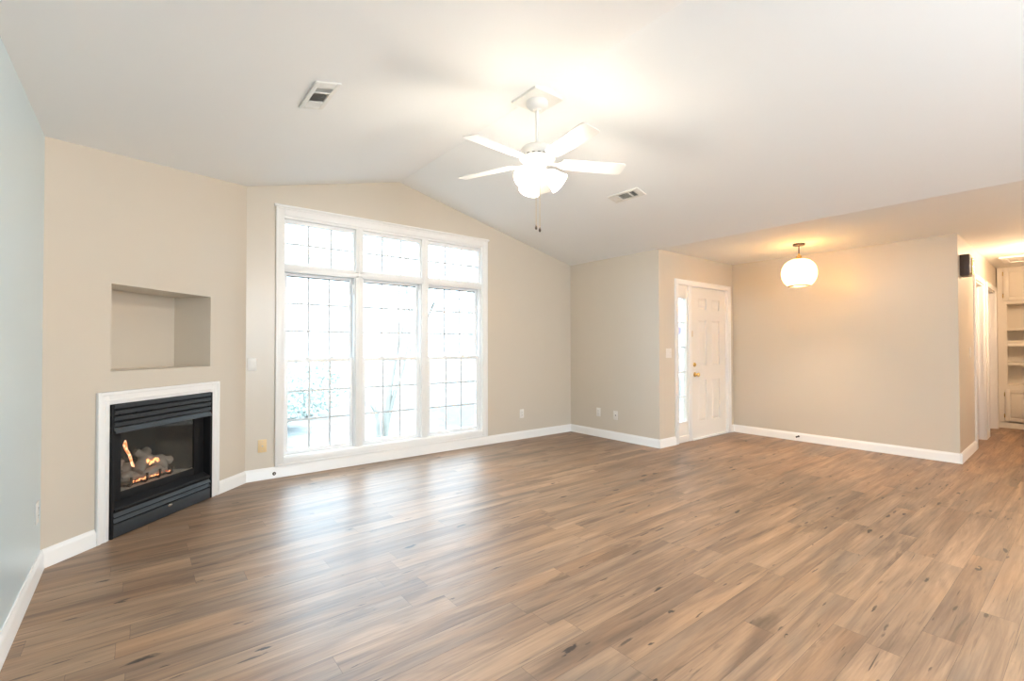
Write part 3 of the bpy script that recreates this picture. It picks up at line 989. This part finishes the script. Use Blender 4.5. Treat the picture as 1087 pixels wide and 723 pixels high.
b.build('bulb', BULB, pd)
lamp('pendant_bulb_light', (PXY[0], PXY[1], 2.115), PENDANT_W, (1.0, 0.77, 0.54), 0.075)

# ------------------------------------------------------------------ hall: flush light, ceiling hatch, chime, bookcase
fl = empty('flush_ceiling_light', (8.45, 0.36, H))
tag(fl, 'glowing round flush light on the hall ceiling', 'ceiling light')
b = MB(); b.lathe([(0, -0.0005), (0.165, -0.0005), (0.165, -0.020), (0.150, -0.026), (0, -0.026)], 40)
b.build('base_plate', VENTW, fl)
b = MB(); b.lathe([(0.145, -0.026), (0.140, -0.050), (0.115, -0.078), (0.070, -0.096), (0, -0.102)], 40, cap=False)
b.build('glass_dome', DOMEG, fl)
lamp('hall_bulb_light', (8.45, 0.36, H - 0.16), HALL_W, AMBER, 0.06)

ht = empty('ceiling_hatch', (9.38, 0.55, H))
tag(ht, 'white framed access hatch on the hall ceiling in front of the bookcase', 'ceiling hatch')
b = MB()
for a in ((-0.30, -0.24, -0.36, 0.36), (0.24, 0.30, -0.36, 0.36), (-0.24, 0.24, -0.36, -0.30), (-0.24, 0.24, 0.30, 0.36)):
    b.box(a[0], a[1], a[2], a[3], -0.022, -0.0005, 0.005)
b.build('frame', TRIM, ht)
b = MB(); b.box(-0.24, 0.24, -0.30, 0.30, -0.010, -0.0005)
b.build('panel', TRIM, ht)

ch = empty('door_chime', (6.93, YH + 0.0025, 2.0), HALL_ROT)
tag(ch, 'dark brown door chime box high on the hall wall corner', 'door chime')
b = MB()
b.box(0.0, 0.205, -0.080, -0.001, 0.0, 0.228, 0.006)
b.build('box', CHIME, ch)
b = MB(); b.box(0.030, 0.185, -0.086, -0.078, 0.030, 0.200, 0.003)
b.build('grille', PLASTIC, ch)
for xx in (0.06, 0.105, 0.15):
    b = MB()
    b.tube([(xx, -0.094, 0.015), (xx, -0.094, 0.190)], 0.008, 12)
    b.build('chime_tube', BRASS, ch)

bc = empty('built_in_bookcase', (XE, 0, 0), B_ROT)    # local x = -world y, local y into the wall
tag(bc, 'cream built-in bookcase with open shelves at the hall end', 'bookcase')
BX0, BX1 = -1.060, 0.10
b = MB()
b.box(BX0, BX0 + 0.10, 0.0, 0.02, 0.08, H - 0.002)    # face stiles
b.box(BX1 - 0.10, BX1, 0.0, 0.02, 0.08, H - 0.002)
b.box(BX0 + 0.10, BX1 - 0.10, 0.0, 0.02, 2.36, H - 0.002)
b.box(BX0 + 0.10, BX1 - 0.10, 0.0, 0.02, 1.88, 1.95)
b.box(BX0 + 0.10, BX1 - 0.10, 0.0, 0.02, 0.565, 0.655)
b.box(BX0, BX0 + 0.02, 0.02, 0.32, 0.08, H - 0.002)
b.box(BX1 - 0.02, BX1, 0.02, 0.32, 0.08, H - 0.002)
b.box(BX0, BX1, 0.32, 0.335, 0.08, H - 0.002)
b.box(BX0 + 0.02, BX1 - 0.02, 0.02, 0.32, 0.63, 0.655)
b.box(BX0 + 0.02, BX1 - 0.02, 0.02, 0.32, 1.88, 1.90)
b.build('carcass', SHELFP, bc)
for z0, z1 in ((1.475, 1.51), (1.235, 1.32), (0.950, 1.000)):
    b = MB(); b.box(BX0 + 0.021, BX1 - 0.021, 0.004, 0.319, z0, z1, 0.003)
    b.build('shelf', SHELFP, bc)
b = MB(); b.prism([(0.0, 0), (-0.012, 0), (-0.012, 0.07), (-0.006, 0.082), (0.0, 0.085), (0.02, 0.085), (0.02, 0)], BX0, BX1, 'x')
b.build('base_moulding', SHELFP, bc)
def cab_door(x0, x1, z0, z1):
    b = MB()
    b.box(x0 + 0.004, x1 - 0.004, -0.010, -0.004, z0 + 0.004, z1 - 0.004)
    b.frame(x0, x1, z0, z1, 0.052, -0.026, -0.004, bev=0.003)
    d_ = b.build('cabinet_door', SHELFP, bc)
    b = MB()
    b.box(x0 + 0.066, x1 - 0.066, -0.024, -0.0101, z0 + 0.066, z1 - 0.066, 0.006)
    b.build('raised_panel', SHELFP, d_)
    for zz in (z0 + 0.08, z1 - 0.08):
        b = MB(); b.box(x0 - 0.012, x0 - 0.001, -0.006, -0.0005, zz - 0.03, zz + 0.03, 0.001)
        b.build('hinge', BRASS, d_)
xm = (BX0 + BX1) / 2
for z0, z1 in ((1.925, 2.420), (0.105, 0.590)):
    cab_door(BX0 + 0.070, xm - 0.003, z0, z1)
    cab_door(xm + 0.003, BX1 - 0.070, z0, z1)

# ------------------------------------------------------------------ ceiling vents
def vent(loc, tilt, label):
    v = empty('ceiling_vent', loc, (0, tilt, 0))
    tag(v, label, 'ceiling vent', 'supply vents in the sloped ceiling')
    L2, W2 = 0.182, 0.073
    b = MB()
    banks = [(-0.62, -0.33), (-0.24, 0.42), (0.52, 0.80)]       # along y, as a share of the half length
    ix = 0.046
    ys = [-L2] + [q_ * L2 for bk in banks for q_ in bk] + [L2]
    b.box(-W2, -ix, -L2, L2, -0.010, -0.0006, 0.002)
    b.box(ix, W2, -L2, L2, -0.010, -0.0006, 0.002)
    for i in range(0, len(ys), 2):
        b.box(-ix, ix, ys[i], ys[i + 1], -0.010, -0.0006, 0.001)
    b.build('frame', VENTW, v)
    b = MB(); b.box(-ix, ix, banks[0][0] * L2, banks[2][1] * L2, -0.0008, -0.0005)
    b.build('duct_opening', DUCT, v)
    for n_, (p0, p1) in enumerate(banks):
        b = MB()
        y0, y1 = p0 * L2, p1 * L2
        if n_ == 1:
            k = 9
            for i in range(k):
                xx = -ix + 2 * ix * (i + 0.5) / k
                b.prism([(xx + 0.0026, -0.0010), (xx + 0.0032, -0.0010), (xx - 0.0016, -0.0085), (xx - 0.0022, -0.0085)], y0, y1, 'y')
        else:
            k = max(4, int((y1 - y0) / 0.0085))
            sg = -1 if n_ == 0 else 1
            for i in range(k):
                yy = y0 + (y1 - y0) * (i + 0.5) / k
                b.prism([(yy - sg * 0.0034, -0.0010), (yy - sg * 0.0034 + 0.0007, -0.0010), (yy + sg * 0.0030 + 0.0007, -0.0090), (yy + sg * 0.0030, -0.0090)], -ix, ix, 'x')
        b.build('louver_bank', VENTW, v, smooth=0)
    return v
xv = 0.832
vent((xv, 2.905, ceil_z(xv)), -math.atan(KS), 'white ceiling vent on the left slope above the fireplace side')
xv = 3.768
vent((xv, 2.940, ceil_z(xv)), math.atan(KS), 'white ceiling vent on the right slope beyond the fan blades')

# ------------------------------------------------------------------ wall plates
def plate(parent, w_, h_, mat):
    b = MB()
    b.box(-w_ / 2, w_ / 2, -0.006, -0.0005, -h_ / 2, h_ / 2, 0.003)
    return b.build('cover_plate', mat, parent)
def screw(parent, x, z):
    b = MB(); b.lathe([(0, 0), (0.003, 0), (0.002, 0.0012), (0, 0.0013)], 10, Matrix.Translation((x, -0.006, z)) @ YROT)
    b.build('screw', SCREW, parent)
def outlet(loc, rot, label, mat=PLASTIC):
    o_ = empty('wall_outlet', loc, rot)
    tag(o_, label, 'outlet', 'white wall outlets')
    pl = plate(o_, 0.072, 0.118, mat)
    screw(pl, 0, 0)
    for zz in (-0.020, 0.020):
        b = MB()
        b.lathe([(0, 0), (0.0165, 0), (0.0165, 0.0022), (0.0150, 0.003), (0, 0.003)], 20, Matrix.Translation((0, -0.0055, zz)) @ YROT)
        rc = b.build('receptacle', mat, o_)
        b = MB()
        b.box(-0.0075, -0.0055, -0.0092, -0.0084, zz - 0.001, zz + 0.008)
        b.box(0.0055, 0.0075, -0.0092, -0.0084, zz - 0.001, zz + 0.008)
        b.lathe([(0, 0), (0.0025, 0), (0.0025, 0.0006), (0, 0.0006)], 10, Matrix.Translation((0, -0.0085, zz - 0.008)) @ YROT)
        b.build('slot', SLOT, rc)
    return o_
outlet((4.060, YA, 0.340), A_ROT, 'white outlet on the window wall, right of the big window')
outlet((XB, 4.396, 0.337), B_ROT, 'white outlet on the wall beside the entry, next to the corner')
outlet((XL, 3.590, 0.353), L_ROT, 'white outlet on the left wall by the fireplace corner')
def switch(loc, rot, label, gangs=1, toggle=True):
    o_ = empty('light_switch', loc, rot)
    tag(o_, label, 'light switch', 'white light switches')
    pl = plate(o_, 0.072 + 0.046 * (gangs - 1), 0.118, PLASTIC)
    for g_ in range(gangs):
        x = (g_ - (gangs - 1) / 2) * 0.046
        screw(pl, x, 0.030); screw(pl, x, -0.030)
        b = MB()
        if toggle:
            b.box(x - 0.005, x + 0.005, -0.0075, -0.0055, -0.012, 0.012, 0.0005)
            b.prism([(-0.006, -0.004), (-0.0165, 0.006), (-0.0165, 0.010), (-0.006, 0.007)], x - 0.0035, x + 0.0035, 'x')
            b.build('toggle', PLASTIC, o_)
        else:
            b.prism([(-0.0055, -0.033), (-0.0075, -0.033), (-0.0105, 0.033), (-0.0055, 0.033)], x - 0.0165, x + 0.0165, 'x')
            b.build('rocker', PLASTIC, o_)
    return o_
switch((0.824, YA, 1.081), A_ROT, 'white single light switch between the fireplace corner and the big window', 1, False)
switch((5.197, YC, 1.160), A_ROT, 'white double light switch left of the front door sidelight', 2)
switch((7.600, YH + 0.0176, 1.170), HALL_ROT, 'white light switch on the hall wall beside the doorway', 1)

cx = empty('cable_outlet', (0.912, YA, 0.316), A_ROT)
tag(cx, 'yellowed almond cable plate low on the wall left of the big window', 'cable outlet')
pl = plate(cx, 0.074, 0.120, ALMOND)
screw(pl, 0, 0.042); screw(pl, 0, -0.042)
b = MB(); b.lathe([(0, 0), (0.007, 0), (0.007, 0.004), (0.0045, 0.004), (0.0045, 0.013), (0, 0.013)], 12, Matrix.Translation((0, -0.006, 0)) @ YROT)
b.build('coax_jack', SCREW, cx)
px_ = empty('phone_outlet', (XB, 4.096, 0.325), B_ROT)
tag(px_, 'white jack plate with a dark centre hole, near the entry wall edge', 'phone outlet')
pl = plate(px_, 0.072, 0.118, PLASTIC)
screw(pl, 0, 0.042); screw(pl, 0, -0.042)
b = MB(); b.box(-0.007, 0.007, -0.0072, -0.0055, -0.007, 0.007, 0.001)
b.build('jack', SLOT, px_)

ds = empty('door_stop', (XP - 0.0165, 2.545, 0.060), B_ROT)
tag(ds, 'small dark door stop on the right wall baseboard below the pendant lamp', 'door stop')
b = MB()
b.lathe([(0, 0), (0.012, 0), (0.012, 0.004), (0.005, 0.006), (0.005, 0.060), (0, 0.060)], 14, YROT)
b.build('stem', BRONZE, ds)
b = MB(); b.lathe([(0, 0.058), (0.010, 0.058), (0.011, 0.070), (0.008, 0.076), (0, 0.077)], 14, YROT)
b.build('rubber_tip', SLOT, ds)
gv = empty('gas_valve', (1.012, YA - 0.0165, 0.045), A_ROT)
tag(gv, 'small round gas key valve in the baseboard under the big window', 'gas valve')
b = MB(); b.lathe([(0, 0), (0.016, 0), (0.016, 0.003), (0.010, 0.006), (0, 0.006)], 18, YROT)
b.build('escutcheon', BRONZE, gv)
b = MB(); b.lathe([(0, 0.005), (0.005, 0.005), (0.005, 0.012), (0, 0.012)], 10, YROT)
b.build('key_socket', SCREW, gv)

# ------------------------------------------------------------------ outside the window
GZ = -0.15
def litter_mat():
    m, nt, p = base_mat('leaf_litter_ground')
    tc = N(nt, 'ShaderNodeTexCoord')
    n1 = N(nt, 'ShaderNodeTexNoise'); n1.inputs['Scale'].default_value = 0.45; n1.inputs['Detail'].default_value = 4
    n2 = N(nt, 'ShaderNodeTexNoise'); n2.inputs['Scale'].default_value = 9; n2.inputs['Detail'].default_value = 6
    nt.links.new(tc.outputs['Object'], n1.inputs['Vector'])
    nt.links.new(tc.outputs['Object'], n2.inputs['Vector'])
    r1 = N(nt, 'ShaderNodeValToRGB')
    r1.color_ramp.elements[0].position, r1.color_ramp.elements[1].position = 0.42, 0.58
    r1.color_ramp.elements[0].color = (0.065, 0.070, 0.068, 1)
    r1.color_ramp.elements[1].color = (0.26, 0.25, 0.23, 1)
    nt.links.new(n1.outputs['Fac'], r1.inputs[0])
    mx = N(nt, 'ShaderNodeMix', data_type='RGBA', blend_type='MULTIPLY')
    mx.inputs[0].default_value = 0.8
    r2 = N(nt, 'ShaderNodeValToRGB')
    r2.color_ramp.elements[0].position, r2.color_ramp.elements[1].position = 0.35, 0.65
    r2.color_ramp.elements[0].color = (0.55, 0.58, 0.58, 1)
    nt.links.new(n2.outputs['Fac'], r2.inputs[0])
    nt.links.new(r1.outputs[0], mx.inputs[6]); nt.links.new(r2.outputs[0], mx.inputs[7])
    nt.links.new(mx.outputs[2], p.inputs['Base Color'])
    p.inputs['Roughness'].default_value = 0.9
    return m
LITTER = litter_mat()
def ground_z(x, y):
    d_ = max(0.0, y - 7.0)
    return GZ + 0.035 * max(0.0, x - 1.0) * min(1.0, d_ / 4.0) * 0.9 + 0.05 * noise.noise(Vector((x * 0.4, y * 0.4, 0)))
g = MB()
nx, ny = 60, 50
vv = [[None] * (ny + 1) for _ in range(nx + 1)]
for i in range(nx + 1):
    for j in range(ny + 1):
        x, y = -30 + 70 * i / nx, 5.1 + 45 * (j / ny) ** 1.6
        vv[i][j] = g.bm.verts.new((x, y, ground_z(x, y)))
for i in range(nx):
    for j in range(ny):
        g.bm.faces.new((vv[i][j], vv[i + 1][j], vv[i + 1][j + 1], vv[i][j + 1]))
struct(g.build('ground', LITTER, smooth=80))
BARK = paint('pale_bark', (0.26, 0.26, 0.24), 0.9, 0.2, var=0.25, scale=7, bump=0.6, bscale=20)
LEAF = paint('grey_green_leaves', (0.34, 0.39, 0.36), 0.7, 0.3, var=0.3, scale=5)
def tree(loc, pts, rads, branches, label, group=None, leaves=0, lr=(0, 0, 0, 1), seed=0, name='tree'):
    t = empty(name, loc)
    tag(t, label, 'tree', group)
    b = MB()
    b.tube(pts, rads, 12)
    for v in b.bm.verts:
        v.co += Vector((1, 1, 0)) * noise.noise(v.co * 7 + Vector((seed, 0, 0))) * 0.02
    b.build('trunk', BARK, t, smooth=60)
    for bp, br in branches:
        b = MB(); b.tube(bp, br, 8)
        b.build('branch', BARK, t, smooth=60)
    if leaves:
        rr = random.Random(seed)
        b = MB()
        for _ in range(leaves):
            while True:
                q_ = Vector((rr.uniform(-1, 1), rr.uniform(-1, 1), rr.uniform(-1, 1)))
                if q_.length < 1: break
            c_ = Vector(lr[:3]) + q_ * lr[3]
            s_ = rr.uniform(0.05, 0.11)
            a_ = Vector((rr.uniform(-1, 1), rr.uniform(-1, 1), rr.uniform(-1, 1))).normalized() * s_
            d_ = a_.cross(Vector((rr.uniform(-1, 1), rr.uniform(-1, 1), rr.uniform(-1, 1)))).normalized() * s_ * 0.5
            b.bm.faces.new([b.bm.verts.new(c_ + e_) for e_ in (a_, d_, -a_, -d_)])
        b.build('foliage', LEAF, t, smooth=0)
    return t
# twin-stemmed tree seen through the middle window, and the broken stump beside it
TX, TY, TZ = 3.034, 7.1, -0.20
tree((TX, TY, TZ), [(0, 0, 0), (0.04, 0, 0.43), (0.086, 0, 0.80), (0.173, 0.02, 1.21), (0.31, 0.03, 1.72), (0.39, 0.05, 2.5), (0.45, 0.1, 4.0)], [0.075, 0.058, 0.054, 0.048, 0.040, 0.034, 0.02],
     [([(0.035, 0, 0.16), (0.10, -0.02, 0.45), (0.165, -0.04, 0.71), (0.295, -0.06, 1.10), (0.38, -0.08, 1.57), (0.50, -0.1, 2.6), (0.6, -0.1, 3.8)], [0.050, 0.040, 0.036, 0.032, 0.026, 0.02, 0.01]),
      ([(0.10, 0, 0.95), (0.06, 0.05, 1.05), (0.03, 0.1, 1.25)], [0.03, 0.02, 0.008]),
      ([(0.40, 0.05, 2.6), (0.43, 0.0, 2.1), (0.45, 0, 1.45), (0.49, 0, 0.85)], [0.010, 0.016, 0.014, 0.004])],
     'forked pale tree trunk outside the middle window', leaves=60, lr=(0.5, 0.3, 3.6, 1.0), seed=3)
st = MB()
st.tube([(0.02, 0, 0), (0.0, 0, 0.24), (-0.02, 0, 0.46), (-0.035, 0.01, 0.53)], [0.052, 0.044, 0.042, 0.034], 12)
st.tube([(-0.02, 0, 0.42), (-0.085, 0.0, 0.52), (-0.115, 0.0, 0.56)], [0.030, 0.026, 0.022], 10)
so = st.build('tree_stump', BARK, loc=(2.90, 7.02, TZ), smooth=60)
tag(so, 'short broken tree stump left of the forked trunk outside', 'tree stump')
tree((4.9, 9.5, GZ), [(0, 0, 0), (0.02, 0, 1.2), (-0.04, 0, 2.6), (0, 0, 5)], [0.10, 0.085, 0.07, 0.04], [([(0, 0, 1.6), (0.4, 0.1, 2.4), (0.6, 0.1, 3.2)], [0.04, 0.03, 0.01])],
     'slim tree standing farther off behind the forked trunk outside', leaves=90, lr=(0.2, 0, 3.6, 1.2), seed=5)
tree((1.7, 11.5, GZ), [(0, 0, 0), (-0.03, 0, 1.4), (0.03, 0, 3.0), (0, 0, 6)], [0.16, 0.13, 0.11, 0.05], [([(0, 0, 2.0), (-0.6, 0.1, 2.8), (-0.9, 0, 3.6)], [0.05, 0.04, 0.01])],
     'tall tree in the yard outside the left window', leaves=150, lr=(-0.2, 0, 3.4, 1.8), seed=8)
tree((8.2, 12.5, GZ + 0.2), [(0, 0, 0), (0.05, 0, 1.6), (0.0, 0, 3.4), (0.1, 0, 6)], [0.15, 0.12, 0.1, 0.04], [([(0, 0, 2.2), (0.6, 0.1, 3.0), (0.8, 0, 3.8)], [0.05, 0.04, 0.01])],
     'distant tree on the slope outside the right window', leaves=120, lr=(0.1, 0, 3.8, 1.7), seed=11)
def shrub(loc, r_, h_, n_, label, seed):
    t = empty('shrub', loc)
    tag(t, label, 'shrub', 'shrubs in the yard')
    rr = random.Random(seed)
    b = MB()
    for k in range(7):
        a_ = rr.uniform(0, 2 * PI)
        b.tube([(0, 0, 0), (r_ * 0.3 * math.cos(a_), r_ * 0.3 * math.sin(a_), h_ * 0.5), (r_ * 0.6 * math.cos(a_), r_ * 0.6 * math.sin(a_), h_ * 0.9)], [0.014, 0.010, 0.004], 6)
    b.build('stems', BARK, t)
    b = MB()
    for _ in range(n_):
        while True:
            q_ = Vector((rr.uniform(-1, 1), rr.uniform(-1, 1), rr.uniform(-1, 1)))
            if 0.35 < q_.length < 1: break
        c_ = Vector((q_.x * r_, q_.y * r_, h_ * 0.5 + q_.z * h_ * 0.5))
        s_ = rr.uniform(0.030, 0.055)
        a_ = Vector((rr.uniform(-1, 1), rr.uniform(-1, 1), rr.uniform(-1, 1))).normalized() * s_
        d_ = a_.cross(Vector((rr.uniform(-1, 1), rr.uniform(-1, 1), rr.uniform(-1, 1)))).normalized() * s_ * 0.6
        b.bm.faces.new([b.bm.verts.new(c_ + e_) for e_ in (a_, d_, -a_, -d_)])
    b.build('foliage', LEAF, t, smooth=0)
shrub((1.55, 8.6, GZ), 0.60, 0.75, 1300, 'leafy low shrub outside the left window, nearest the glass', 21)
shrub((2.55, 9.6, GZ), 0.70, 1.15, 1500, 'taller leafy shrub outside the left window, near the mullion', 22)
shrub((1.35, 12.8, GZ), 1.1, 1.9, 1600, 'large airy shrub far back outside the left window', 23)
